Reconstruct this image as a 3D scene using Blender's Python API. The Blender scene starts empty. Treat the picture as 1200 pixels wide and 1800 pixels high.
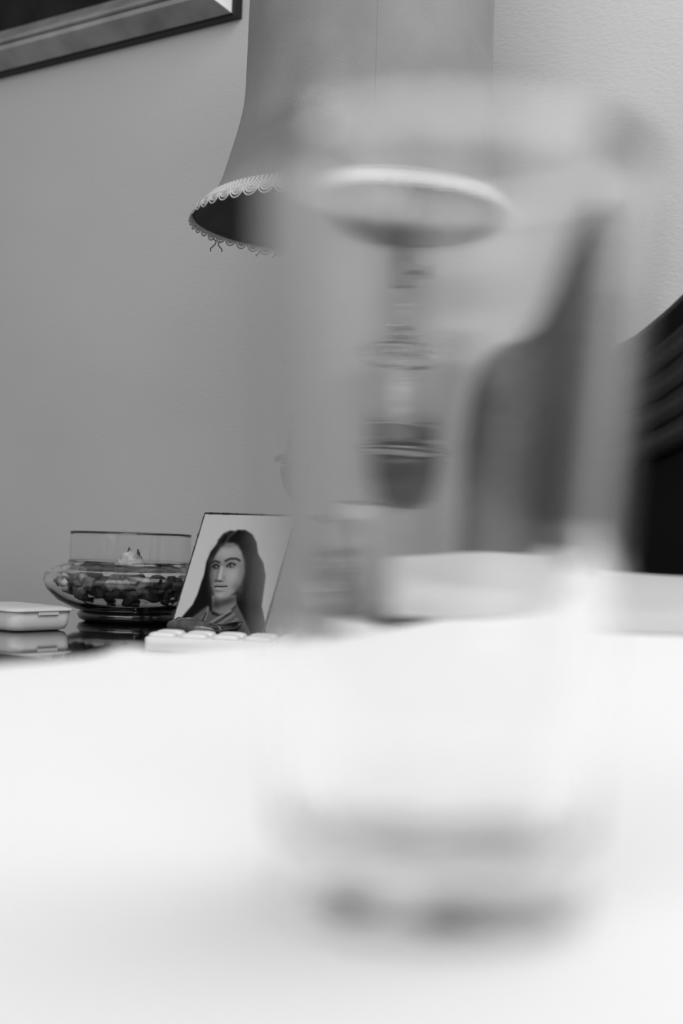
import bpy, bmesh, math, random
import numpy as np
from mathutils import Vector, Matrix, noise
random.seed(7)
C = bpy.context.scene.collection
PI = math.pi

# ------------------------------------------------------------------ camera
EYE = 0.82
MNEE = True
F = 2500.0                       # focal length in pixels of the 1200 x 1800 frame
pitch = math.atan(30.0 / F); roll = math.radians(2.0)
fw = Vector((0, math.cos(pitch), math.sin(pitch)))
r0 = Vector((1, 0, 0)); u0 = r0.cross(fw)
rt = r0 * math.cos(roll) + u0 * math.sin(roll)
up = rt.cross(fw)
CAM = Vector((0, 0, EYE))
cam_d = bpy.data.cameras.new('camera'); cam = bpy.data.objects.new('camera', cam_d); C.objects.link(cam)
cam.matrix_world = Matrix(((rt.x, up.x, -fw.x, 0), (rt.y, up.y, -fw.y, 0), (rt.z, up.z, -fw.z, EYE), (0, 0, 0, 1)))
cam_d.sensor_fit = 'VERTICAL'; cam_d.sensor_height = 36.0; cam_d.lens = 36.0 * F / 1800.0
cam_d.clip_start = 0.01
cam_d.dof.use_dof = True; cam_d.dof.focus_distance = 1.84; cam_d.dof.aperture_fstop = 3.9
bpy.context.scene.camera = cam

# ------------------------------------------------------------------ world, lights, exposure
sc = bpy.context.scene
w = bpy.data.worlds.new('room_light'); sc.world = w; w.use_nodes = True
bg = w.node_tree.nodes['Background']; bg.inputs[0].default_value = (1, 1, 1, 1); bg.inputs[1].default_value = 0.27

def area(name, loc, target, sx, sy, power):
    l = bpy.data.lights.new(name, 'AREA'); l.shape = 'RECTANGLE'; l.size = sx; l.size_y = sy; l.energy = power
    l.cycles.is_caustics_light = MNEE
    o = bpy.data.objects.new(name, l); C.objects.link(o); o.location = loc
    o.rotation_euler = (Vector(target) - Vector(loc)).to_track_quat('-Z', 'Y').to_euler()
    return o
area('window_light', (-1.8, -0.9, 1.6), (0.2, 1.5, 1.0), 1.1, 1.5, 7)
area('overhead_light', (-0.4, -1.75, 2.35), (0.25, 1.8, 1.1), 2.8, 1.9, 46)  # added broad soft light high behind the camera, clear of the tumbler's reflections
area('overhead_light', (0.8, 0.95, 2.6), (0.45, 1.3, 0.8), 1.6, 1.6, 31)  # ceiling lamp at the upper right, near the wall
vs = sc.view_settings
vs.view_transform = 'Standard'; vs.look = 'None'; vs.exposure = 0.0; vs.gamma = 1.0; vs.use_curve_mapping = False
sc.cycles.sample_clamp_indirect = 0; sc.cycles.blur_glossy = 0.3; sc.cycles.max_bounces = 24; sc.cycles.transmission_bounces = 20; sc.cycles.glossy_bounces = 8; sc.cycles.diffuse_bounces = 4

# ------------------------------------------------------------------ helpers
def P(px, py, D):
    d = fw + rt * ((px - 600) / F) - up * ((py - 900) / F)
    return CAM + d * (D / d.y)
def PZ(px, py, z):
    d = fw + rt * ((px - 600) / F) - up * ((py - 900) / F)
    return CAM + d * ((z - EYE) / d.z)

def mat(name, col=0.5, rough=0.6, spec=0.5, metal=0, vary=0, vscale=20, bump=0, bscale=60, transl=0, sheen=0, stretch=None, coat=0):
    m = bpy.data.materials.new(name); m.use_nodes = True
    nt = m.node_tree; b = nt.nodes['Principled BSDF']
    b.inputs['Base Color'].default_value = (col, col, col, 1)
    b.inputs['Roughness'].default_value = rough; b.inputs['Specular IOR Level'].default_value = spec
    b.inputs['Metallic'].default_value = metal; b.inputs['Sheen Weight'].default_value = sheen
    b.inputs['Coat Weight'].default_value = coat; b.inputs['Coat Roughness'].default_value = 0.05
    tc = nt.nodes.new('ShaderNodeTexCoord'); mp = nt.nodes.new('ShaderNodeMapping')
    nt.links.new(tc.outputs['Object'], mp.inputs['Vector'])
    if stretch: mp.inputs['Scale'].default_value = stretch
    if vary:
        n = nt.nodes.new('ShaderNodeTexNoise'); n.inputs['Scale'].default_value = vscale; n.inputs['Detail'].default_value = 6
        nt.links.new(mp.outputs[0], n.inputs['Vector'])
        r = nt.nodes.new('ShaderNodeMapRange'); r.inputs['From Min'].default_value = .3; r.inputs['From Max'].default_value = .7
        r.inputs['To Min'].default_value = col * (1 - vary); r.inputs['To Max'].default_value = min(1, col * (1 + vary))
        nt.links.new(n.outputs['Fac'], r.inputs['Value']); nt.links.new(r.outputs[0], b.inputs['Base Color'])
    if bump:
        n = nt.nodes.new('ShaderNodeTexNoise'); n.inputs['Scale'].default_value = bscale; n.inputs['Detail'].default_value = 4
        nt.links.new(mp.outputs[0], n.inputs['Vector'])
        k = nt.nodes.new('ShaderNodeBump'); k.inputs['Strength'].default_value = bump; k.inputs['Distance'].default_value = .002
        nt.links.new(n.outputs['Fac'], k.inputs['Height']); nt.links.new(k.outputs[0], b.inputs['Normal'])
    if transl:
        t = nt.nodes.new('ShaderNodeBsdfTranslucent'); t.inputs[0].default_value = (col, col, col, 1)
        mx = nt.nodes.new('ShaderNodeMixShader'); mx.inputs[0].default_value = transl
        nt.links.new(b.outputs[0], mx.inputs[1]); nt.links.new(t.outputs[0], mx.inputs[2])
        nt.links.new(mx.outputs[0], nt.nodes['Material Output'].inputs[0])
    return m
def glass(name, tint=1.0, rough=0.0, ior=1.5):
    m = bpy.data.materials.new(name); m.use_nodes = True; nt = m.node_tree
    b = nt.nodes['Principled BSDF']; b.inputs['Base Color'].default_value = (tint, tint, tint, 1)
    b.inputs['Roughness'].default_value = rough; b.inputs['Transmission Weight'].default_value = 1; b.inputs['IOR'].default_value = ior
    return m

def obj(name, bm, m, parent=None, smooth=True, bevel=0):
    me = bpy.data.meshes.new(name)
    if isinstance(bm, tuple): me.from_pydata(*bm)
    else:
        bmesh.ops.recalc_face_normals(bm, faces=bm.faces); bm.to_mesh(me); bm.free()
    o = bpy.data.objects.new(name, me); C.objects.link(o); me.materials.append(m)
    if smooth:
        for p in me.polygons: p.use_smooth = True
    if bevel:
        bv = o.modifiers.new('bevel', 'BEVEL'); bv.width = bevel; bv.segments = 3; bv.limit_method = 'ANGLE'
    if parent: o.parent = parent
    return o
def tag(o, label, cat, group=None):
    o['label'] = label; o['category'] = cat
    if group: o['group'] = group
    return o
def thing(name, label, cat, loc=(0, 0, 0), rz=0, group=None):
    o = bpy.data.objects.new(name, None); C.objects.link(o); o.location = loc; o.rotation_euler = (0, 0, rz)
    return tag(o, label, cat, group)
def box(bm, c, s, M=None):
    r = bmesh.ops.create_cube(bm, size=1)['verts']
    for v in r:
        v.co = Vector((v.co.x * s[0] + c[0], v.co.y * s[1] + c[1], v.co.z * s[2] + c[2]))
        if M: v.co = M @ v.co
    return bm
def lathe(prof, n=96, closed=False, bm=None):
    q = []; P_ = [Vector(p) for p in prof]; Ls = [(b_ - a_).length for a_, b_ in zip(P_, P_[1:])]
    for i, p in enumerate(P_):                   # support loops beside short lip segments keep the long walls' normals true
        q.append(tuple(p))
        if i < len(Ls) and Ls[i] > .003:
            d = (P_[i + 1] - p) / Ls[i]
            if i and Ls[i - 1] * 3.5 < Ls[i]: q.append(tuple(p + d * .0004))
            if i + 1 < len(Ls) and Ls[i + 1] * 3.5 < Ls[i]: q.append(tuple(P_[i + 1] - d * .0004))
    prof = q
    bm = bm or bmesh.new(); rows = []
    for r, z in prof:
        if r < 1e-6: rows.append([bm.verts.new((0, 0, z))])
        else: rows.append([bm.verts.new((r * math.cos(2 * PI * i / n), r * math.sin(2 * PI * i / n), z)) for i in range(n)])
    prs = list(zip(rows, rows[1:])) + ([(rows[-1], rows[0])] if closed else [])
    for a, b in prs:
        for i in range(n):
            j = (i + 1) % n
            f = [a[i % len(a)], a[j % len(a)], b[j % len(b)], b[i % len(b)]]
            g = []
            for v in f:
                if v not in g: g.append(v)
            if len(g) > 2: bm.faces.new(g)
    return bm
def tube(bm, pts, r, n=8, closed=False, rad=None):
    pts = [Vector(p) for p in pts]; rows = []; N = len(pts); ref = None
    for i, p in enumerate(pts):
        a = pts[(i - 1) % N] if (closed or i > 0) else p; b = pts[(i + 1) % N] if (closed or i < N - 1) else p
        t = (b - a).normalized()
        if ref is None: ref = t.orthogonal().normalized()
        ref = (ref - t * ref.dot(t)).normalized(); s = t.cross(ref)
        rr = rad[i] if rad else r
        rows.append([bm.verts.new(p + (ref * math.cos(2 * PI * k / n) + s * math.sin(2 * PI * k / n)) * rr) for k in range(n)])
    for i in range(N if closed else N - 1):
        a = rows[i]; b = rows[(i + 1) % N]
        for k in range(n): bm.faces.new((a[k], a[(k + 1) % n], b[(k + 1) % n], b[k]))
    if not closed:
        bm.faces.new(rows[0]); bm.faces.new(rows[-1])
    return bm
def smoothstep(e0, e1, x):
    t = np.clip((x - e0) / (e1 - e0), 0, 1); return t * t * (3 - 2 * t)

# ------------------------------------------------------------------ wall frame
PSI = math.atan(0.753)
WT = Vector((math.cos(PSI), -math.sin(PSI), 0))           # along the wall, to the right
WN = Vector((-math.sin(PSI), -math.cos(PSI), 0))          # out of the wall, into the room
W0 = Vector((0, 1 / 0.444, 0))
def W(u, n, z): return W0 + WT * u + WN * n + Vector((0, 0, z))
def on_wall(px, py, n=0.0):                               # pixel -> (u, z) on the plane n in front of the wall
    d = fw + rt * ((px - 600) / F) - up * ((py - 900) / F)
    t = ((W0 + WN * n) - CAM).dot(WN) / d.dot(WN); p = CAM + d * t
    return (p - W0).dot(WT), p.z

# ------------------------------------------------------------------ structure
m_wall = mat('painted_plaster', 0.62, 0.75, 0.3, vary=.05, vscale=3, bump=.28, bscale=220, stretch=(.55, 1, 1))
bm = bmesh.new(); box(bm, (0, 0, 0), (5.4, .12, 2.8))
o = obj('wall_back', bm, m_wall, smooth=False); o['kind'] = 'structure'
o.location = W(0, -.06, 1.4); o.rotation_euler = (0, 0, -PSI)
m_floor = mat('dark_oak', 0.10, 0.45, 0.5, vary=.5, vscale=4, stretch=(1, 9, 1))
bm = bmesh.new(); box(bm, (0, 0, 0), (5.4, 4.0, .1))
o = obj('floor', bm, m_floor, smooth=False); o['kind'] = 'structure'
o.location = W(0, 2.0, -.05); o.rotation_euler = (0, 0, -PSI)
m_trim = mat('trim_paint', 0.6, 0.4)
bm = bmesh.new(); box(bm, (0, 0, 0), (5.4, .018, .12))
o = obj('baseboard_back', bm, m_trim, smooth=False, bevel=.005); o['kind'] = 'structure'
o.location = W(0, .009, .06); o.rotation_euler = (0, 0, -PSI)

# ------------------------------------------------------------------ far dark glossy table
TZ = EYE - 0.135
m_blackglass = mat('black_lacquer', 0.012, 0.03, 0.9, coat=1.0)
m_darkwood = mat('dark_wood', 0.03, 0.35, 0.5, vary=.4, vscale=8)
t = thing('side_table', 'black mirror-polished table under the lamp, glass bowl and portrait', 'table', W(-.25, .49, 0), -PSI)
bm = bmesh.new(); box(bm, (-.025, -.05, TZ - .0125), (1.31, .66, .025)); obj('table_top', bm, m_blackglass, t, False, .003)
bm = bmesh.new(); box(bm, (0, 0, TZ - .065), (1.26, .48, .08)); obj('apron', bm, m_darkwood, t, False, .003)
for sx in (-1, 1):
    for sy in (-1, 1):
        bm = bmesh.new(); tube(bm, [(sx * .6, sy * .21, 0), (sx * .6, sy * .21, TZ - .105)], 0, 16, rad=[.018, .028]); obj('leg', bm, m_darkwood, t)

# ------------------------------------------------------------------ near table with white cloth
NZ = 0.752
E0 = Vector((-.160, .655, 0)); d1 = Vector((.547, .837, 0)); d2 = Vector((.837, -.547, 0))
a1 = math.atan2(d1.y, d1.x)
L1, L2, LA = 1.9, 1.05, .885
ctr = E0 + d1 * (LA - L1 / 2) + d2 * (L2 / 2)
m_ntable = mat('pale_wood', 0.3, 0.4, vary=.3, vscale=6, stretch=(1, 8, 1))
t = thing('dining_table', 'large table hidden under the white cloth in the foreground', 'table', ctr, a1)
bm = bmesh.new(); box(bm, (0, 0, NZ - .014), (L1 - .01, L2 - .01, .022)); obj('table_top', bm, m_ntable, t, False, .004)
for sx in (-1, 1):
    for sy in (-1, 1):
        bm = bmesh.new(); box(bm, (sx * (L1 / 2 - .4), sy * (L2 / 2 - .12), (NZ - .025) / 2), (.06, .06, NZ - .025)); obj('leg', bm, m_ntable, t, False, .006)
m_cloth = mat('white_linen', 0.86, 0.85, 0.2, bump=.25, bscale=900, sheen=.1)
bm = bmesh.new(); NX, NY = 150, 90
hump = P(190, 1150, .74)
def cloth_z(p):
    z = NZ
    h = math.exp(-((p.x - hump.x) ** 2 + (p.y - hump.y) ** 2) / (2 * .011 ** 2)) * .008
    return z + h
rows = []
for i in range(NX + 1):
    row = []
    for j in range(NY + 1):
        a = -L1 / 2 + L1 * i / NX; b = -L2 / 2 + L2 * j / NY
        q = ctr + d1 * a - d2 * b
        p = Vector((q.x, q.y, 0)); p.z = cloth_z(p)
        row.append(bm.verts.new(p))
    rows.append(row)
for i in range(NX):
    for j in range(NY): bm.faces.new((rows[i][j], rows[i + 1][j], rows[i + 1][j + 1], rows[i][j + 1]))
ring = [rows[i][0] for i in range(NX)] + [rows[NX][j] for j in range(NY)] + [rows[i][NY] for i in range(NX, 0, -1)] + [rows[0][j] for j in range(NY, 0, -1)]
prev = ring
for k, (dz, out) in enumerate(((-.004, .003), (-.012, .006), (-.05, .009))):
    cur = []
    for v, w0 in zip(ring, prev):
        d = (v.co - ctr); d.z = 0; e = Vector((0, 0, 0)); aa = d.dot(d1); bb = d.dot(d2)
        if abs(abs(aa) - L1 / 2) < 1e-4: e += d1 * math.copysign(1, aa)
        if abs(abs(bb) - L2 / 2) < 1e-4: e += d2 * math.copysign(1, bb)
        s = 1 + .5 * math.sin(aa * 40 + bb * 37) * (k / 2)
        cur.append(bm.verts.new((v.co.x + e.x * out * s, v.co.y + e.y * out * s, NZ + dz if k else v.co.z - .003)))
    for i in range(len(ring)):
        j = (i + 1) % len(ring); bm.faces.new((prev[i], prev[j], cur[j], cur[i]))
    prev = cur
cl_ = obj('tablecloth', bm, m_cloth)
if MNEE: cl_.cycles.is_caustics_receiver = True
tag(cl_, 'white tablecloth spread over the foreground table beneath the tumbler', 'tablecloth')

# ------------------------------------------------------------------ tumbler (very near, empty)
GD = .262
m_glass = glass('clear_glass', 1.0, 0.0, 1.5)
gb = P(757, 1562, GD)
gx, gy = gb.x, GD
H = .1372; RT, RB = .0362, .0282
TT, TB, LIP = .0050, .0062, .35
def rr(z): return RB + (RT - RB) * z / H
prof = [(0, .0012), (RB * .72, .0008), (RB * .80, 0), (RB - .002, 0), (RB - .0006, .0006), (RB, .002)]
prof += [(rr(z), z) for z in [H * k / 14 for k in range(1, 14)]]
def wall_t(z): return TB + (TT - TB) * z / H 
LT = wall_t(H) * LIP
prof += [(RT, H - .0008), (RT - .0003, H - .0002), (RT - LT / 2, H), (RT - LT + .0003, H - .0002), (RT - LT, H - .0006), (RT - wall_t(H) + .0003, H - .0030), (rr(H - .004) - wall_t(H - .004), H - .004)]
for k in range(13, 0, -1):
    z = H * k / 14
    if z > .016: prof.append((rr(z) - wall_t(z), z))
rb = rr(.014) - TB
prof += [(rb, .0155), (rb - .0015, .0130), (rb - .005, .0118), (0, .0112)]
o = obj('tumbler', lathe(prof, 160), m_glass); o.location = (gx, gy, NZ + .0003)
if MNEE: o.cycles.is_caustics_caster = True
tag(o, 'tall empty clear glass tumbler standing blurred close to the camera on the white cloth', 'glass')

# ------------------------------------------------------------------ folded white napkin on the right of the cloth
m_nap = mat('napkin_cotton', 0.82, 0.9, 0.2, bump=.2, bscale=500)
nf = P(1200, 1112, 1.02); 
bm = bmesh.new()
NU, NV = 40, 24; top = []
org = Vector((.0, 1.0, 0)); du = Vector((.84, .06, 0)).normalized(); dv = Vector((-.06, .84, 0)).normalized()
LU, LV = .44, .24
def napz(a, b):
    e = min(a, 1 - a, 1.0) * LU; f = min(b, 1 - b) * LV
    rim = (1 - math.exp(-e / .006)) * (1 - math.exp(-f / .006))
    return NZ + .0015 + rim * (.018 + .024 * b + .003 * math.sin(a * 9 + b * 5))
for i in range(NU + 1):
    row = []
    for j in range(NV + 1):
        a = i / NU; b = j / NV; a = .5 - .5 * math.cos(PI * a); b = .5 - .5 * math.cos(PI * b)
        p = org + du * (a * LU) + dv * (b * LV); row.append(bm.verts.new((p.x, p.y, napz(a, b))))
    top.append(row)
for i in range(NU):
    for j in range(NV): bm.faces.new((top[i][j], top[i + 1][j], top[i + 1][j + 1], top[i][j + 1]))
bmesh.ops.solidify(bm, geom=bm.faces[:], thickness=-.0012)
napkin = obj('napkin', bm, m_nap)
tag(napkin, 'folded white napkin lying at the far right of the tablecloth before the black chair', 'napkin')

# ------------------------------------------------------------------ table lamp
LX, LY = P(641, 395, 1.85).x, 1.85
m_shade = mat('shade_fabric', 0.36, 0.9, 0.1, vary=.14, vscale=9, bump=.3, bscale=700, transl=.25, sheen=.2)
m_liner = mat('shade_liner', 0.09, 0.9, 0.1, vary=.1)
m_lace = mat('cotton_lace', 0.60, 0.9, 0.1)
m_brass = mat('aged_metal', 0.16, 0.35, 0.5, metal=.8)
m_dmetal = mat('dark_metal', 0.03, 0.35, 0.5)
lamp = thing('table_lamp', 'table lamp with a tall fabric shade edged in white lace on a glass column', 'lamp', (LX, LY, TZ))
zb = P(641, 395, LY).z - TZ                     # height of the shade's lower rim
k = LY / F
sp = [(.222, 0), (.2175, .003), (.203, .018), (.189, .042), (.178, .078), (.168, .115), (.1615, .150), (.1600, .20), (.159, .292), (.157, .36), (.150, .46), (.140, .54)]
sq = []
for i in range(len(sp) - 1):
    p0, p1, p2, p3 = (Vector(sp[max(0, min(len(sp) - 1, q))]) for q in (i - 1, i, i + 1, i + 2))
    for q in range(4):
        f = q / 4; sq.append(tuple(p1 + (p2 - p1) * f if i < 2 else .5 * ((2 * p1) + (p2 - p0) * f + (2 * p0 - 5 * p1 + 4 * p2 - p3) * f * f + (3 * p1 - p0 - 3 * p2 + p3) * f ** 3)))
sp = sq + [sp[-1]]
bm = bmesh.new(); n = 192; rows = []
for r, z in sp:
    rows.append([bm.verts.new(((r + .0008 * math.sin(12 * 2 * PI * i / n) * (z > .01)) * math.cos(2 * PI * i / n), (r + .0008 * math.sin(12 * 2 * PI * i / n) * (z > .01)) * math.sin(2 * PI * i / n), zb + z)) for i in range(n)])
for a, b in zip(rows, rows[1:]):
    for i in range(n): bm.faces.new((a[i], a[(i + 1) % n], b[(i + 1) % n], b[i]))
shade = obj('lamp_shade', bm, m_shade, lamp)
obj('shade_lining', lathe([(r - .003, zb + z + .001) for r, z in sp], 128), m_liner, lamp)
# hem band inside
obj('hem_band', lathe([(.2165, zb + .0005), (.2195, zb - .0005), (.2225, zb - .0002), (.2232, zb + .002), (.2215, zb + .003), (.2165, zb + .0065)], 160, closed=True), m_liner, shade)
# vertical seams
for ang in (-88,):
    a = math.radians(ang)
    bm = bmesh.new(); tube(bm, [((r + .0000) * math.cos(a), (r + .0000) * math.sin(a), zb + z) for r, z in sp[8:]], .0009, 6)
    obj('seam', bm, m_shade, shade)
# lace trim: scalloped crochet running round the rim
bm = bmesh.new(); NS = 62
def lp(th, s):                                 # s: 0 = at fabric, 1 = scallop tip; follows the flare
    tbl = [(-.9, .2035, .0215), (-.4, .212, .012), (0, .2215, .004), (.5, .2245, -.001), (1, .2262, -.008)]
    for (s0, r0_, z0), (s1, r1, z1) in zip(tbl, tbl[1:]):
        if s <= s1 or s1 == 1:
            f = (s - s0) / (s1 - s0); r = r0_ + (r1 - r0_) * f; z = z0 + (z1 - z0) * f; break
    return Vector(((r + .0016) * math.cos(th), (r + .0016) * math.sin(th), zb + z))
for i in range(NS):
    th0 = 2 * PI * i / NS; dth = 2 * PI / NS; j = random.uniform(-.06, .06)
    for (wd, dp, r) in ((.52, 1.0, .0011), (.40, .74, .0010), (.26, .46, .0009)):
        tube(bm, [lp(th0 + dth * wd * math.cos(PI * q / 10), (dp + j) * math.sin(PI * q / 10) + .02) for q in range(11)], r, 5)
    for q in range(3):                          # small loops above the cord
        tc = th0 + dth * (q / 3 - .33)
        tube(bm, [lp(tc + dth * .14 * math.cos(2 * PI * s / 8), -.60 + .20 * math.sin(2 * PI * s / 8)) for s in range(8)], .0010, 4, closed=True)
    for q in range(4):
        tc = th0 + dth * (q / 4 - .4)
        tube(bm, [lp(tc, -.42), lp(tc + dth * .12, -.02)], .0011, 4)
for s, r in ((-.42, .0013), (-.2, .0012), (0.0, .0014), (.12, .0010)):
    tube(bm, [lp(2 * PI * i / 180, s) for i in range(180)], r, 5, closed=True)
rows = []
for i in range(NS * 12):
    th = 2 * PI * i / (NS * 12); tip = .25 + .5 * abs(math.sin(NS * th / 2 + PI / 2)) 
    rows.append([bm.verts.new(lp(th, s_) - Vector((0, 0, .0003))) for s_ in (-.4, -.1, .1, tip)])
for a, b in zip(rows, rows[1:] + rows[:1]):
    for q in range(3): bm.faces.new((a[q], b[q], b[q + 1], a[q + 1]))
lace = obj('lace_trim', bm, m_lace, lamp)
for px0, ln, bend in ((363, .018, .004), (374, .015, -.003), (440, .008, .003), (470, .006, .002)):
    th = math.acos(max(-1, min(1, ((px0 - 641) * k) / .2262)))
    b0 = Vector((.2262 * math.cos(th), .2262 * math.sin(th) if px0 > 380 else .2262 * math.sin(th), zb - .006))
    bm = bmesh.new(); tube(bm, [b0 + Vector((bend * math.sin(q * 1.1), 0, -ln * q / 5)) for q in range(6)], .0008, 5)
    obj('loose_thread', bm, m_liner, lace)
# base, column, glass reservoir: z from image rows
def lz(py): return P(641, py, LY).z - TZ
z1, z2, z3 = lz(640), lz(820), lz(912)
obj('foot', lathe([(0, 0), (.088, 0), (.091, .004), (.088, .010), (.06, .020), (.032, .036), (.026, .055), (0, .055)], 96), m_glass, lamp)
obj('metal_collar', lathe([(0, .055), (.024, .055), (.030, .060), (.024, .066), (0, .066)], 96), m_glass, lamp)
obj('stem', lathe([(0, .0662), (.022, .0662), (.020, .08), (.03, z3 - .03), (.020, z3 - .008), (.022, z3 - .0005), (0, z3 - .0005)], 64), m_glass, lamp)
obj('metal_cup', lathe([(0, z3), (.05, z3), (.078, z3 + .012), (.094, z2 - .030), (.098, z2 - .016), (.099, z2 - .004), (0, z2 - .004)], 96), m_dmetal, lamp)
fl = lathe([(.098, z2), (.106, z2 + .002), (.108, z2 + .006), (.104, z2 + .010), (.094, z2 + .013), (.088, (z1 + z2) / 2), (.090, z1 - .012), (.097, z1 - .007), (.101, z1 - .002), (.098, z1 + .002), (.088, z1 + .003),
            (.0865, z1 - .004), (.085, (z1 + z2) / 2), (.091, z2 + .012), (.06, z2 + .006), (0, z2 + .005), (0, z2 - .0035), (.096, z2 - .0035)], 128)
obj('glass_body', fl, m_glass, lamp)
obj('neck', lathe([(0, z1 - .001), (.084, z1 + .0005), (.080, z1 + .006), (.035, z1 + .014), (.018, z1 + .030), (.014, lz(560)), (.018, lz(545)), (.018, lz(530)), (0, lz(530))], 64), glass('neck_glass', .85, .05), lamp)
obj('socket', lathe([(0, lz(530)), (.017, lz(530)), (.019, lz(525)), (.019, lz(480)), (.016, lz(470)), (.016, lz(410)), (0, lz(408))], 48), m_brass, lamp)
bm = bmesh.new(); tube(bm, [(.016, -.01, lz(500)), (.052, -.016, lz(500))], .003, 8); tube(bm, [(.050, -.016, lz(512)), (.056, -.017, lz(488))], 0, 10, rad=[.008, .008]); obj('switch_knob', bm, m_dmetal, lamp)
obj('bulb', lathe([(0, lz(408)), (.013, lz(408)), (.014, lz(400)), (.02, lz(380)), (.029, lz(355)), (.027, lz(330)), (.015, lz(315)), (0, lz(311))], 48), mat('opal_bulb', .7, .3), lamp)
bm = bmesh.new()
for s in range(3):
    a = 2 * PI * s / 3 + .4; tube(bm, [(.016 * math.cos(a), .016 * math.sin(a), lz(412)), (.08 * math.cos(a), .08 * math.sin(a), zb + .06), (.157 * math.cos(a), .157 * math.sin(a), zb + .24)], .0018, 6)
obj('shade_carrier', bm, m_brass, lamp)

# ------------------------------------------------------------------ picture frame on the wall
m_silver = mat('silvered_wood', 0.42, 0.36, 0.5, metal=.45, vary=.25, vscale=14, stretch=(1, 1, 1))
m_black = mat('black_edge', 0.012, 0.5, 0.3)
m_canvas = mat('dark_painting', 0.016, 0.6, 0.15, vary=.8, vscale=7)
ub, zbt = on_wall(412, 27, .02)
FWD, FHT = 1.05, .8
fr = thing('picture_frame', 'silver moulded picture frame with a dark painting hanging high on the left', 'picture', W(ub - FWD / 2, .001, zbt), -PSI)
# local: x along wall, y = -n (towards room is -y), z up.  Profile: (inset from outer edge, projection)
def frame_part(name, prof, m, bev=0):
    bm = bmesh.new(); rings = []
    for ins, n_ in prof:
        ins *= 1.12
        rings.append([bm.verts.new((x, -n_ * 1.35, z)) for x, z in ((-FWD / 2 + ins, ins), (FWD / 2 - ins, ins), (FWD / 2 - ins, FHT - ins), (-FWD / 2 + ins, FHT - ins))])
    for a, b in zip(rings, rings[1:] + rings[:1]):
        for i in range(4): bm.faces.new((a[i], a[(i + 1) % 4], b[(i + 1) % 4], b[i]))
    return obj(name, bm, m, fr, smooth=False)
frame_part('outer_edge', [(0, 0), (0, .014), (.004, .016), (.010, .016), (.010, 0)], m_black)
frame_part('outer_slope', [(.004, .0161), (.026, .040), (.034, .040), (.034, .002), (.0101, .002)], m_silver)
frame_part('groove', [(.034, .002), (.034, .034), (.0385, .033), (.0385, .002)], m_black)
frame_part('bead', [(.0385, .002), (.0385, .036), (.041, .039), (.0445, .039), (.047, .036), (.047, .002)], m_silver)
frame_part('inner_bevel', [(.047, .002), (.047, .033), (.050, .033), (.054, .030), (.076, .012), (.076, .002)], m_silver)
bm = bmesh.new(); box(bm, (0, -.006, FHT / 2), (FWD - .14, .008, FHT - .14)); obj('painting', bm, m_canvas, fr, False)

# ------------------------------------------------------------------ portrait card leaning back
BL = PZ(300, 1111, TZ); CW = .150
a38 = math.radians(38)
CT = Vector((math.cos(a38), -math.sin(a38), 0)); CB = Vector((math.sin(a38), math.cos(a38), 0))
TLp = None; best = 9
for i in range(400):                              # lean that brings the top corner to its place
    s = i * .0004
    for hh in [.12 + q * .0005 for q in range(90)]:
        p = BL + CB * s + Vector((0, 0, hh)); d = p - CAM; z_ = d.dot(fw)
        px = 600 + F * d.dot(rt) / z_; py = 900 - F * d.dot(up) / z_
        e = abs(px - 362) + abs(py - 904)
        if e < best: best = e; TLp = p
CU = (TLp - BL); CH = CU.length; CU.normalize()
CN = CT.cross(CU); CN = CN if CN.y < 0 else -CN
m_print = bpy.data.materials.new('photo_print'); m_print.use_nodes = True
nt = m_print.node_tree; b = nt.nodes['Principled BSDF']; b.inputs['Roughness'].default_value = .45; b.inputs['Specular IOR Level'].default_value = .06
at = nt.nodes.new('ShaderNodeVertexColor'); at.layer_name = 'print'; nt.links.new(at.outputs[0], b.inputs['Base Color'])
NU, NV = 200, 230
uu, vv = np.meshgrid(np.linspace(0, 1, NU), np.linspace(0, 1, NV))          # v down
X = 363 + 161 * uu - 60 * vv; Y = 903 + 11 * uu + 196 * vv
X = (X - 340) * 6.667; Y = (Y - 890) * 6.667
def poly(pts, soft):
    pts = np.array(pts, float); ins = np.zeros(X.shape, bool); dist = np.full(X.shape, 1e9)
    for (x0, y0), (x1, y1) in zip(pts, np.roll(pts, -1, 0)):
        c = ((y0 > Y) != (y1 > Y)) & (X < (x1 - x0) * (Y - y0) / ((y1 - y0) or 1e-9) + x0); ins ^= c
        dx, dy = x1 - x0, y1 - y0; t_ = np.clip(((X - x0) * dx + (Y - y0) * dy) / (dx * dx + dy * dy + 1e-9), 0, 1)
        dist = np.minimum(dist, np.hypot(X - x0 - t_ * dx, Y - y0 - t_ * dy))
    sd = np.where(ins, dist, -dist); return smoothstep(-soft, soft, sd)
def line(pts, wd, soft):
    dist = np.full(X.shape, 1e9)
    for (x0, y0), (x1, y1) in zip(pts, pts[1:]):
        dx, dy = x1 - x0, y1 - y0; t_ = np.clip(((X - x0) * dx + (Y - y0) * dy) / (dx * dx + dy * dy + 1e-9), 0, 1)
        dist = np.minimum(dist, np.hypot(X - x0 - t_ * dx, Y - y0 - t_ * dy))
    return 1 - smoothstep(wd, wd + soft, dist)
def blob(cx, cy, rx, ry, ang=0):
    c, s = math.cos(ang), math.sin(ang); a = ((X - cx) * c + (Y - cy) * s) / rx; b_ = (-(X - cx) * s + (Y - cy) * c) / ry
    return np.exp(-(a * a + b_ * b_))
G = .80 - .04 * smoothstep(0, 900, X)
def paint(mask, v): 
    global G
    G = G * (1 - mask) + v * mask
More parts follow.
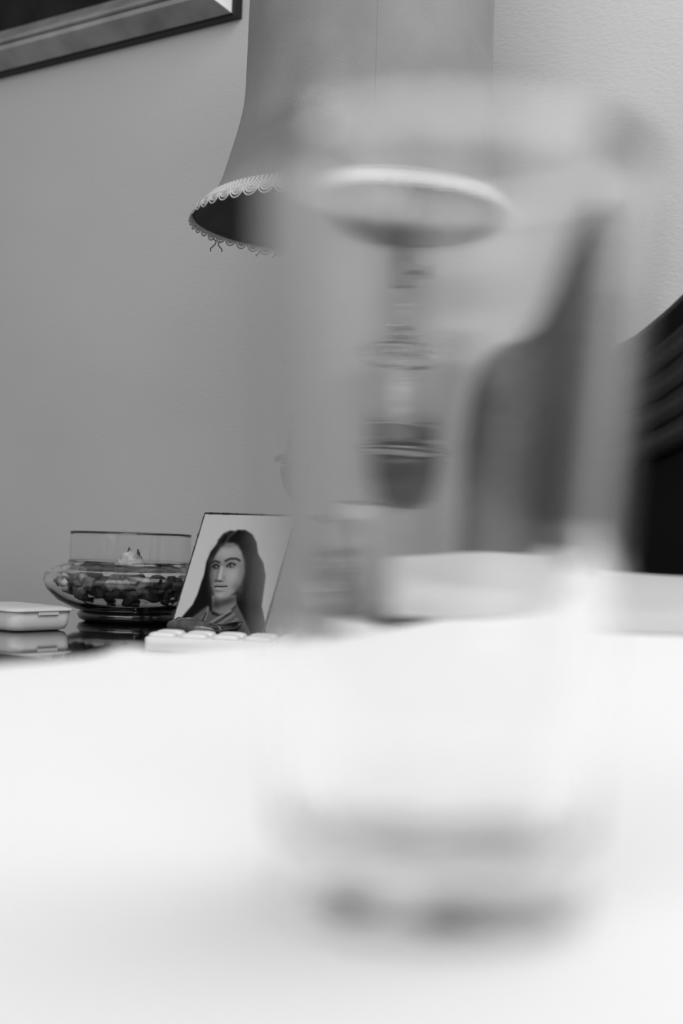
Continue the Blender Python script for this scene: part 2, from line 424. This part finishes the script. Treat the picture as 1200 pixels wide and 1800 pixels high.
paint(poly([(560, 285), (650, 290), (730, 340), (780, 430), (800, 560), (860, 660), (885, 800), (860, 980), (840, 1120), (880, 1300), (900, 1500), (-260, 1500), (-240, 1360), (-130, 1270), (20, 1110), (75, 1000), (100, 930), (122, 860), (150, 790), (162, 735), (178, 640), (230, 520), (300, 440), (330, 385), (385, 325), (470, 290), (530, 298)], 16), .08)
paint(line([(530, 300), (450, 360), (410, 430)], 4, 25) * .35, .45)
paint(blob(640, 400, 90, 60) * .35, .22); paint(line([(330, 400), (400, 330), (460, 310)], 8, 30) * .4, .24)
paint(blob(740, 900, 60, 260, .1) * .35, .25)
paint(poly([(200, 1120), (265, 1215), (330, 1230), (440, 1225), (560, 1110), (660, 1290), (720, 1420), (640, 1500), (-200, 1500), (-120, 1330), (60, 1220)], 18), .36)
paint(poly([(250, 1010), (545, 1000), (550, 1120), (440, 1210), (350, 1218), (262, 1180)], 16), .50)
paint(line([(262, 1180), (350, 1218), (440, 1208), (540, 1120)], 6, 10) * .7, .22)
paint(poly([(430, 432), (350, 480), (285, 570), (245, 680), (228, 790), (245, 900), (282, 1000), (330, 1040), (420, 1040), (520, 985), (600, 885), (640, 760), (640, 640), (608, 530), (560, 462), (500, 432)], 24), .60)
paint(blob(420, 540, 110, 70) * .5, .72); paint(blob(500, 800, 90, 110) * .6, .72); paint(blob(610, 780, 50, 230, .15) * .55, .40)
paint(blob(245, 790, 40, 190) * .7, .32); paint(blob(290, 960, 45, 50) * .5, .36); paint(blob(560, 930, 60, 70, -.6) * .6, .34); paint(blob(450, 455, 120, 30) * .6, .38); paint(blob(300, 620, 90, 40) * .35, .45)
paint(blob(345, 1000, 60, 28) * .6, .70); paint(blob(420, 1080, 170, 40, -.3) * .75, .20); paint(blob(300, 1100, 50, 60) * .7, .18)
paint(blob(298, 680, 62, 42) * .75, .27); paint(blob(478, 668, 78, 38) * .7, .30)
paint(line([(240, 645), (290, 628), (338, 645)], 5, 14) * .8, .16); paint(line([(412, 628), (470, 605), (540, 606), (585, 628)], 6, 15) * .8, .18)
paint(line([(258, 690), (290, 668), (330, 684)], 5, 7) * .9, .10); paint(line([(430, 690), (478, 655), (530, 672)], 5, 7) * .9, .12)
paint(blob(295, 695, 30, 20), .10); paint(blob(478, 682, 32, 21), .14); paint(blob(300, 690, 9, 9) * .9, .8); paint(blob(492, 680, 14, 12) * .8, .75); paint(blob(455, 684, 9, 8) * .6, .6)
paint(line([(345, 700), (318, 770), (300, 835)], 6, 26) * .5, .38); paint(line([(368, 700), (352, 770), (345, 815)], 7, 20) * .6, .80)
paint(blob(345, 852, 42, 10, .05) * .9, .16); paint(blob(300, 850, 22, 16) * .7, .25); paint(blob(398, 815, 16, 28) * .5, .44)
paint(blob(360, 900, 75, 14) * .4, .42); paint(line([(285, 912), (325, 908), (355, 914), (435, 908)], 4, 7) * .95, .12); paint(blob(335, 934, 45, 10) * .7, .74); paint(blob(335, 962, 55, 10) * .6, .36)
for (p0, p1, v_) in (((230, 1310), (480, 1170), .58), ((310, 1340), (520, 1210), .52), ((170, 1290), (210, 1140), .5), ((380, 1370), (560, 1260), .5), ((60, 1330), (150, 1230), .42)):
    paint(line([p0, p1], 5, 16) * .8, v_)
for (p0, p1) in (((255, 1330), (480, 1200)), ((120, 1330), (190, 1200)), ((420, 1370), (560, 1290))): paint(line([p0, p1], 3, 10) * .7, .14)
rg = np.random.RandomState(3); G = np.clip(G * .96 + .02 + rg.normal(0, .008, G.shape), 0, 1)
lin = G ** 2.2
card = thing('portrait_picture', 'small portrait print of a long-haired person, leaning back beside the glass bowl', 'picture')
R = Matrix((CT, CU, -CN)).transposed() if False else None
Mx = Matrix(((CT.x, CU.x, CN.x, BL.x), (CT.y, CU.y, CN.y, BL.y), (CT.z, CU.z, CN.z, BL.z + .0004), (0, 0, 0, 1)))
card.matrix_world = Mx                            # local x right, y up the card, z out of the face
verts = [(.0012 + (CW - .0024) * u, .0012 + (CH - .0024) * (1 - v), .0022) for v in np.linspace(0, 1, NV) for u in np.linspace(0, 1, NU)]
faces = [(r * NU + c, (r + 1) * NU + c, (r + 1) * NU + c + 1, r * NU + c + 1) for r in range(NV - 1) for c in range(NU - 1)]
o = obj('photo_print', (verts, [], faces), m_print, card)
ca = o.data.color_attributes.new('print', 'FLOAT_COLOR', 'POINT')
cc = np.ones((NU * NV, 4), np.float32); cc[:, :3] = lin.reshape(-1, 1); ca.data.foreach_set('color', cc.ravel())
bm = bmesh.new(); box(bm, (CW / 2, CH / 2, .001), (CW, CH, .002)); obj('backing_board', bm, m_black, card, False)
bm = bmesh.new()                                   # dark passe-partout tape round the edge, slightly ragged
for (x0, y0, x1, y1) in ((0, 0, 0, CH), (0, CH, CW, CH), (CW, CH, CW, 0), (CW, 0, 0, 0)):
    N = 44; pts = [(x0 + (x1 - x0) * i / N, y0 + (y1 - y0) * i / N, .0016) for i in range(N + 1)]
    tube(bm, pts, 0, 6, rad=[.0016 + random.uniform(-.0005, .0003) for _ in pts])
obj('edge_tape', bm, mat('black_tape', .015, .3, .6), card)
# strut behind
bm = bmesh.new(); a_ = BL + CT * CW / 2 + CU * CH * .7 - CN * .001; z_t = a_.z
b_ = Vector((a_.x, a_.y, TZ + .001)) + CB * .05
Mi = Mx.inverted(); tube(bm, [Mi @ a_, Mi @ b_], .003, 6); obj('easel_strut', bm, m_black, card)

# ------------------------------------------------------------------ glass bowl with potpourri
bc = P(225, 1090, 1.93); BX, BY = bc.x, 1.93
def bz(py): return P(225, py, BY).z - TZ
kk = BY / F
zr, zs, zm, zf = bz(936), bz(997), bz(1030), bz(1074)
m_bowlg = glass('bowl_glass', .97, 0, 1.45)
m_foot = mat('dark_glass_foot', .01, .12, .6, coat=.6)
prof = [(0, zf - .002), (.050, zf - .002), (.074, zf + .003), (.096, zf + .014), (.110, zm - .006), (.1155, zm + .006), (.113, zm + .016), (.104, zs - .003), (.092, zs + .001), (.0835, zs + .003), (.0818, zs + .008), (.0812, zr - .003), (.0818, zr - .0008), (.0810, zr), (.0800, zr - .001),
        (.0792, zr - .004), (.0795, zs + .006), (.083, zs), (.102, zs - .006), (.1105, zm + .014), (.1130, zm + .005), (.1075, zm - .005), (.094, zf + .017), (.073, zf + .007), (.045, zf + .003), (0, zf + .003)]
bowl = thing('glass_bowl', 'round glass bowl with a straight collar and black foot, filled with dried potpourri', 'bowl', (BX, BY, TZ))
obj('bowl_body', lathe(prof, 144), m_bowlg, bowl)
obj('foot', lathe([(0, .0002), (.058, .0002), (.066, .003), (.069, .009), (.066, .014), (.060, .0165), (.062, .020), (.058, zf - .0025), (0, zf - .0025)], 96), m_foot, bowl)
def petal(L, Wd, curl, seed):
    rnd = random.Random(seed); bm = bmesh.new(); rows = []; nu, nv = 10, 6; ph = rnd.uniform(0, 6)
    for i in range(nu + 1):
        s = i / nu; wd = Wd * (math.sin(PI * min(s * .9 + .08, 1)) ** .5)
        row = []
        for j in range(nv + 1):
            q = j / nv * 2 - 1
            x = q * wd * (1 + .1 * math.sin(s * 9 + ph)); y = (s - .5) * L
            z = curl * L * ((s - .5) ** 2 * 1.6 + (q * q) * .35) + L * .06 * math.sin(q * 3 + s * 7 + ph)
            row.append(bm.verts.new((x, y, z)))
        rows.append(row)
    for i in range(nu):
        for j in range(nv): bm.faces.new((rows[i][j], rows[i + 1][j], rows[i + 1][j + 1], rows[i][j + 1]))
    bmesh.ops.solidify(bm, geom=bm.faces[:], thickness=-.0006)
    return bm
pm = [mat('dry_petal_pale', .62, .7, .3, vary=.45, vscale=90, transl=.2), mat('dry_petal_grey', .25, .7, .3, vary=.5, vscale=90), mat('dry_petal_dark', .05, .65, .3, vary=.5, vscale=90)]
protos = {}
meshes = [petal(.028, .012, .55, 1), petal(.024, .012, .8, 2), petal(.032, .009, .5, 3), petal(.022, .010, .9, 4), petal(.026, .013, .65, 5)]
first = []
for i, mb in enumerate(meshes):
    me = bpy.data.meshes.new('dried_petal'); bmesh.ops.recalc_face_normals(mb, faces=mb.faces); mb.to_mesh(me); mb.free()
    for p in me.polygons: p.use_smooth = True
    me.materials.append(pm[0]); first.append(me)
def rad_at(z):                                    # inner radius of the bowl at height z
    pr = [(zf + .003, .050), (zf + .017, .090), (zm - .005, .104), (zm + .005, .109), (zm + .014, .106), (zs - .006, .096)]
    for (z0, r0_), (z1_, r1) in zip(pr, pr[1:]):
        if z <= z1_: return r0_ + (r1 - r0_) * (z - z0) / (z1_ - z0)
    return .076
obj_lab = {0: 'pale curled dried petal in the potpourri inside the glass bowl', 1: 'mid grey dried petal in the potpourri inside the glass bowl', 2: 'near-black dried petal in the potpourri inside the glass bowl'}
n_ = 0
for layer, (z, cnt) in enumerate(((zf + .017, 16), (zm - .009, 22), (zm + .006, 24), (zm + .0165, 22), (zs - .004, 14))):
    for i in range(cnt):
        th = 2 * PI * (i + random.random() * .6) / cnt
        R_ = (rad_at(z) - .0075 - .005 * (i % 2)) if layer < 4 else random.uniform(.01, .066)
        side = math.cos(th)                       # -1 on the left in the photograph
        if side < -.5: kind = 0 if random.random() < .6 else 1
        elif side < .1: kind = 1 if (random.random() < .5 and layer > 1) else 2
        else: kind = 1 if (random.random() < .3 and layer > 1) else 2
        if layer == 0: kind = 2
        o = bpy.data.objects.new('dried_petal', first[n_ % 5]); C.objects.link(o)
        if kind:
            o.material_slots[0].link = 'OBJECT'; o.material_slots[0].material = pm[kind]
        out = Vector((math.cos(th), math.sin(th), (-.55, -.3, 0, .55, 4)[layer])).normalized()
        tan = Vector((-math.sin(th), math.cos(th), 0)); oth = out.cross(tan)
        g_ = random.uniform(0, 2 * PI); yv = tan * math.cos(g_) + oth * math.sin(g_) * .8
        if layer < 4: yv = tan * math.cos(g_ * .2) + oth * math.sin(g_ * .2 + random.uniform(-.5, .5))
        zv = (-out + tan * random.uniform(-.25, .25)).normalized(); xv = yv.cross(zv).normalized(); yv = zv.cross(xv)
        s_ = .78
        o.matrix_world = Matrix(((xv.x * s_, yv.x * s_, zv.x * s_, BX + R_ * math.cos(th)), (xv.y * s_, yv.y * s_, zv.y * s_, BY + R_ * math.sin(th)), (xv.z * s_, yv.z * s_, zv.z * s_, TZ + z), (0, 0, 0, 1)))
        tag(o, obj_lab[kind], 'petal', 'dried petals in the glass bowl'); n_ += 1
# central mass
bm = bmesh.new(); r = bmesh.ops.create_icosphere(bm, subdivisions=4, radius=1)['verts']
for v in r:
    nn = 1 + .16 * noise.noise(v.co * 3.5) + .08 * noise.noise(v.co * 9)
    v.co = Vector((v.co.x * .080 * nn, v.co.y * .080 * nn, v.co.z * .021 * nn))
o = obj('potpourri', bm, pm[2]); o.location = (BX, BY, TZ + zm - .001); o['kind'] = 'stuff'
tag(o, 'dark crumbled potpourri filling the middle of the glass bowl', 'potpourri')
# the two pieces that stick up into the collar
bm = bmesh.new(); r = bmesh.ops.create_icosphere(bm, subdivisions=3, radius=1)['verts']
for v in r:
    c = v.co.copy(); nn = 1 + .25 * noise.noise(c * 3)
    tip = max(0, c.z) ** 2 * (1 + 1.1 * max(0, noise.noise(Vector((c.x * 4, c.y * 4, 3)))))
    v.co = Vector((c.x * .020 * nn, c.y * .018 * nn, c.z * .009 * nn + tip * .012))
o = obj('dried_flower', bm, mat('dry_flower', .45, .8, .2, vary=.5, vscale=110)); o.location = (P(233, 990, BY).x, BY - .02, TZ + zs + .001)
for dx, hh in ((-.0065, .018), (-.002, .026), (.003, .021), (.008, .024)):
    bm = bmesh.new(); tube(bm, [(dx, 0, .007), (dx * 1.3, 0, hh * .75), (dx * 1.15, 0, hh)], 0, 6, rad=[.003, .0026, .0012]); obj('sepal', bm, pm[2], o)
tag(o, 'pale dried flower head with dark tips poking up in the bowl collar', 'flower')
bm = petal(.05, .018, -.9, 11); o = obj('dried_leaf', bm, pm[2]); o.location = (P(175, 995, BY).x, BY - .03, TZ + zs + .004); o.rotation_euler = (.15, .1, 1.4)
tag(o, 'dark pointed dried leaf arching in the left of the bowl collar', 'leaf')

# ------------------------------------------------------------------ white plastic box, lower left
m_plast = mat('white_plastic', .62, .35, .5); m_lid = mat('frosted_lid', .66, .3, .5)
def rrect(w_, d_, r, n=8):
    pts = []
    for cx, cy, a0 in ((w_ / 2 - r, d_ / 2 - r, 0), (-w_ / 2 + r, d_ / 2 - r, PI / 2), (-w_ / 2 + r, -d_ / 2 + r, PI), (w_ / 2 - r, -d_ / 2 + r, 1.5 * PI)):
        for i in range(n + 1): a = a0 + PI / 2 * i / n; pts.append((cx + r * math.cos(a), cy + r * math.sin(a)))
    return pts
def stack(levels, n=8):
    bm = bmesh.new(); rows = []
    for w_, d_, r, z in levels: rows.append([bm.verts.new((x, y, z)) for x, y in rrect(w_, d_, r, n)])
    for a, b in zip(rows, rows[1:]):
        for i in range(len(a)): bm.faces.new((a[i], a[(i + 1) % len(a)], b[(i + 1) % len(a)], b[i]))
    bm.faces.new(rows[0][::-1]); bm.faces.new(rows[-1]); return bm
cb = PZ(24, 1112, TZ)                              # nearest corner
ang = math.radians(50)
bw, bd = .092, .12
ex = Vector((math.cos(ang), math.sin(ang), 0)); ey = Vector((-math.sin(ang), math.cos(ang), 0))
cc_ = cb + ex * (bw / 2 - .004) + ey * (bd / 2 - .004)
bx = thing('plastic_box', 'white plastic box with a flat clip lid at the left end of the black table', 'box', (cc_.x, cc_.y, TZ + .0003), ang)
obj('box_body', stack([(bw - .02, bd - .02, .014, 0), (bw - .008, bd - .008, .016, .002), (bw - .003, bd - .003, .016, .007), (bw, bd, .016, .0235)]), m_plast, bx)
obj('lid', stack([(bw + .006, bd + .006, .018, .0238), (bw + .007, bd + .007, .018, .025), (bw + .004, bd + .004, .018, .0265), (bw - .012, bd - .012, .014, .0285), (bw - .03, bd - .03, .010, .0288)]), m_lid, bx)
bm = bmesh.new(); box(bm, (bw / 2 * .1, -bd / 2 - .0012, .0215), (.03, .002, .0045)); obj('clip', bm, m_lid, bx, False, .0008)
bm = bmesh.new(); box(bm, (bw / 2 + .0012, 0, .0215), (.002, .03, .0045)); obj('clip', bm, m_lid, bx, False, .0008)

# ------------------------------------------------------------------ white tray with raised domes
tp = PZ(250, 1138, TZ)
m_tray = mat('white_tray_plastic', .80, .35, .5)
trc = P(252, 1146, 1.50)
ang = math.radians(-6)
ex = Vector((math.cos(ang), math.sin(ang), 0)); ey = Vector((-ex.y, ex.x, 0))
tw, td = .17, .07
oc = Vector((trc.x, 1.50, 0)) + ex * tw / 2 + ey * td / 2
tr = thing('pill_tray', 'low white tray with rounded raised lids in front of the portrait', 'tray', (oc.x, oc.y, TZ + .0003), ang)
obj('tray_body', stack([(tw - .002, td - .002, .004, 0), (tw, td, .005, .002), (tw, td, .005, .0125), (tw - .003, td - .003, .004, .014)]), m_tray, tr)
for i in range(5):
    for j in range(2):
        bm = stack([(.029, .029, .007, 0), (.029, .029, .007, .0015), (.026, .026, .008, .0036), (.018, .018, .007, .0046)])
        o = obj('raised_lid', bm, m_tray, tr); o.location = (-tw / 2 + .017 + i * .034, -td / 2 + .0175 + j * .035, .0141)

# ------------------------------------------------------------------ dark glossy ornament before the portrait
m_orn = mat('dark_glossy_glaze', .07, .22, .6, vary=.8, vscale=60, coat=.8)
q0 = PZ(300, 1112, TZ); q1 = PZ(424, 1122, TZ)
ax = (q1 - q0); Lq = ax.length; ax.normalize()
o0 = q0 + Vector((0, -.028, 0))
orn = thing('ornament', 'small dark glossy fish-shaped ornament lying at the foot of the portrait', 'ornament', (o0.x, o0.y, TZ), math.atan2(ax.y, ax.x))
pts = []; rd = []
for i in range(17):
    s = i / 16; pts.append((s * Lq * .74, .002 * math.sin(s * 9), .0105 + .0012 * math.sin(s * 5))); rd.append(.0022 + .0082 * math.sin(PI * min(1, s * .92 + .06)) ** .6)
bm = bmesh.new(); tube(bm, pts, 0, 16, rad=rd)
for v in bm.verts: v.co += Vector((0, 0, .0012 * noise.noise(v.co * 300)))
obj('body', bm, m_orn, orn)
bm = bmesh.new(); tube(bm, [(Lq * .68 + .012 * math.sin(a), -.009, .0095 + .0075 * math.cos(a)) for a in [-.3 + q * .35 for q in range(11)]], .0016, 8); obj('curled_ring', bm, m_orn, orn)
bm = petal(.040, .008, .5, 21); o = obj('tail', bm, m_orn, orn); o.location = (Lq * .88, 0, .008); o.rotation_euler = (.2, .5, -PI / 2 + .1)
bm = bmesh.new(); box(bm, (.028, -.0115, .0035), (.004, .0008, .007)); obj('paper_tag', bm, m_tray, orn, False)
bm = bmesh.new(); tube(bm, [(.014 + .010 * q / 6, -.004, .0195 + .0022 * math.sin(PI * q / 6)) for q in range(7)], .0009, 6); obj('fin', bm, m_brass, orn)

# ------------------------------------------------------------------ black channel-backed chair on the right
m_leather = mat('black_leather', .008, .42, .3, bump=.2, bscale=260)
CHA = -math.radians(33)
ct = Vector((math.cos(CHA), math.sin(CHA), 0)); cbk = Vector((-math.sin(CHA), math.cos(CHA), 0))
cc0 = Vector((.511, 1.42, 0))
ch = thing('armchair', 'wide black leather armchair with a channelled back at the right edge', 'chair', (cc0.x, cc0.y, 0), CHA)
OUT = [(.43, .42), (.43, .80), (.427, .90), (.418, .96), (.395, 1.002), (.35, 1.022), (.30, 1.027), (.25, 1.04), (.21, 1.068), (.17, 1.102), (.12, 1.130), (.06, 1.148), (0, 1.155)]
def outline(ins):                                 # the back's outline moved inwards by ins
    full = [(-x, z) for x, z in OUT] + [(x, z) for x, z in OUT[-2::-1]]
    fine = []
    for i in range(len(full) - 1):
        p0 = Vector(full[max(i - 1, 0)]); p1 = Vector(full[i]); p2 = Vector(full[i + 1]); p3 = Vector(full[min(i + 2, len(full) - 1)])
        for q in range(4):
            t_ = q / 4; fine.append(.5 * ((2 * p1) + (p2 - p0) * t_ + (2 * p0 - 5 * p1 + 4 * p2 - p3) * t_ ** 2 + (3 * p1 - p0 - 3 * p2 + p3) * t_ ** 3))
    fine.append(Vector(full[-1])); out = []
    for i, p in enumerate(fine):
        a = fine[max(i - 1, 0)]; b = fine[min(i + 1, len(fine) - 1)]; d = (b - a).normalized()
        out.append((p.x + d.y * ins, p.y - d.x * ins))
    return out
bm = bmesh.new(); shape = outline(.012)
f = [bm.verts.new((x, -.004, z)) for x, z in shape]; g = [bm.verts.new((x, .05, z)) for x, z in shape]
for i in range(len(f)): j = (i + 1) % len(f); bm.faces.new((f[i], f[j], g[j], g[i]))
bm.faces.new(f); bm.faces.new(g[::-1]); obj('back_panel', bm, mat('black_velvet', .005, .9, .08), ch, False)
for i in range(5):
    bm = bmesh.new(); tube(bm, [(x, (.018, -.004, -.008, -.010, -.010)[i], z) for x, z in outline(.022 + i * .026)], .022 if i == 0 else .0165, 14); obj('back_channel', bm, m_leather, ch)
obj('seat', (lambda b_: b_)(stack([(.58, .46, .05, .38), (.60, .48, .06, .40), (.60, .48, .06, .46), (.56, .44, .07, .49)])), m_leather, ch).location = (0, -.25, 0)
for sx in (-.2, .2):
    for y in (-.42, -.03):
        bm = bmesh.new(); tube(bm, [(sx, y, 0), (sx, y, .385)], 0, 12, rad=[.013, .02]); obj('leg', bm, m_dmetal, ch)
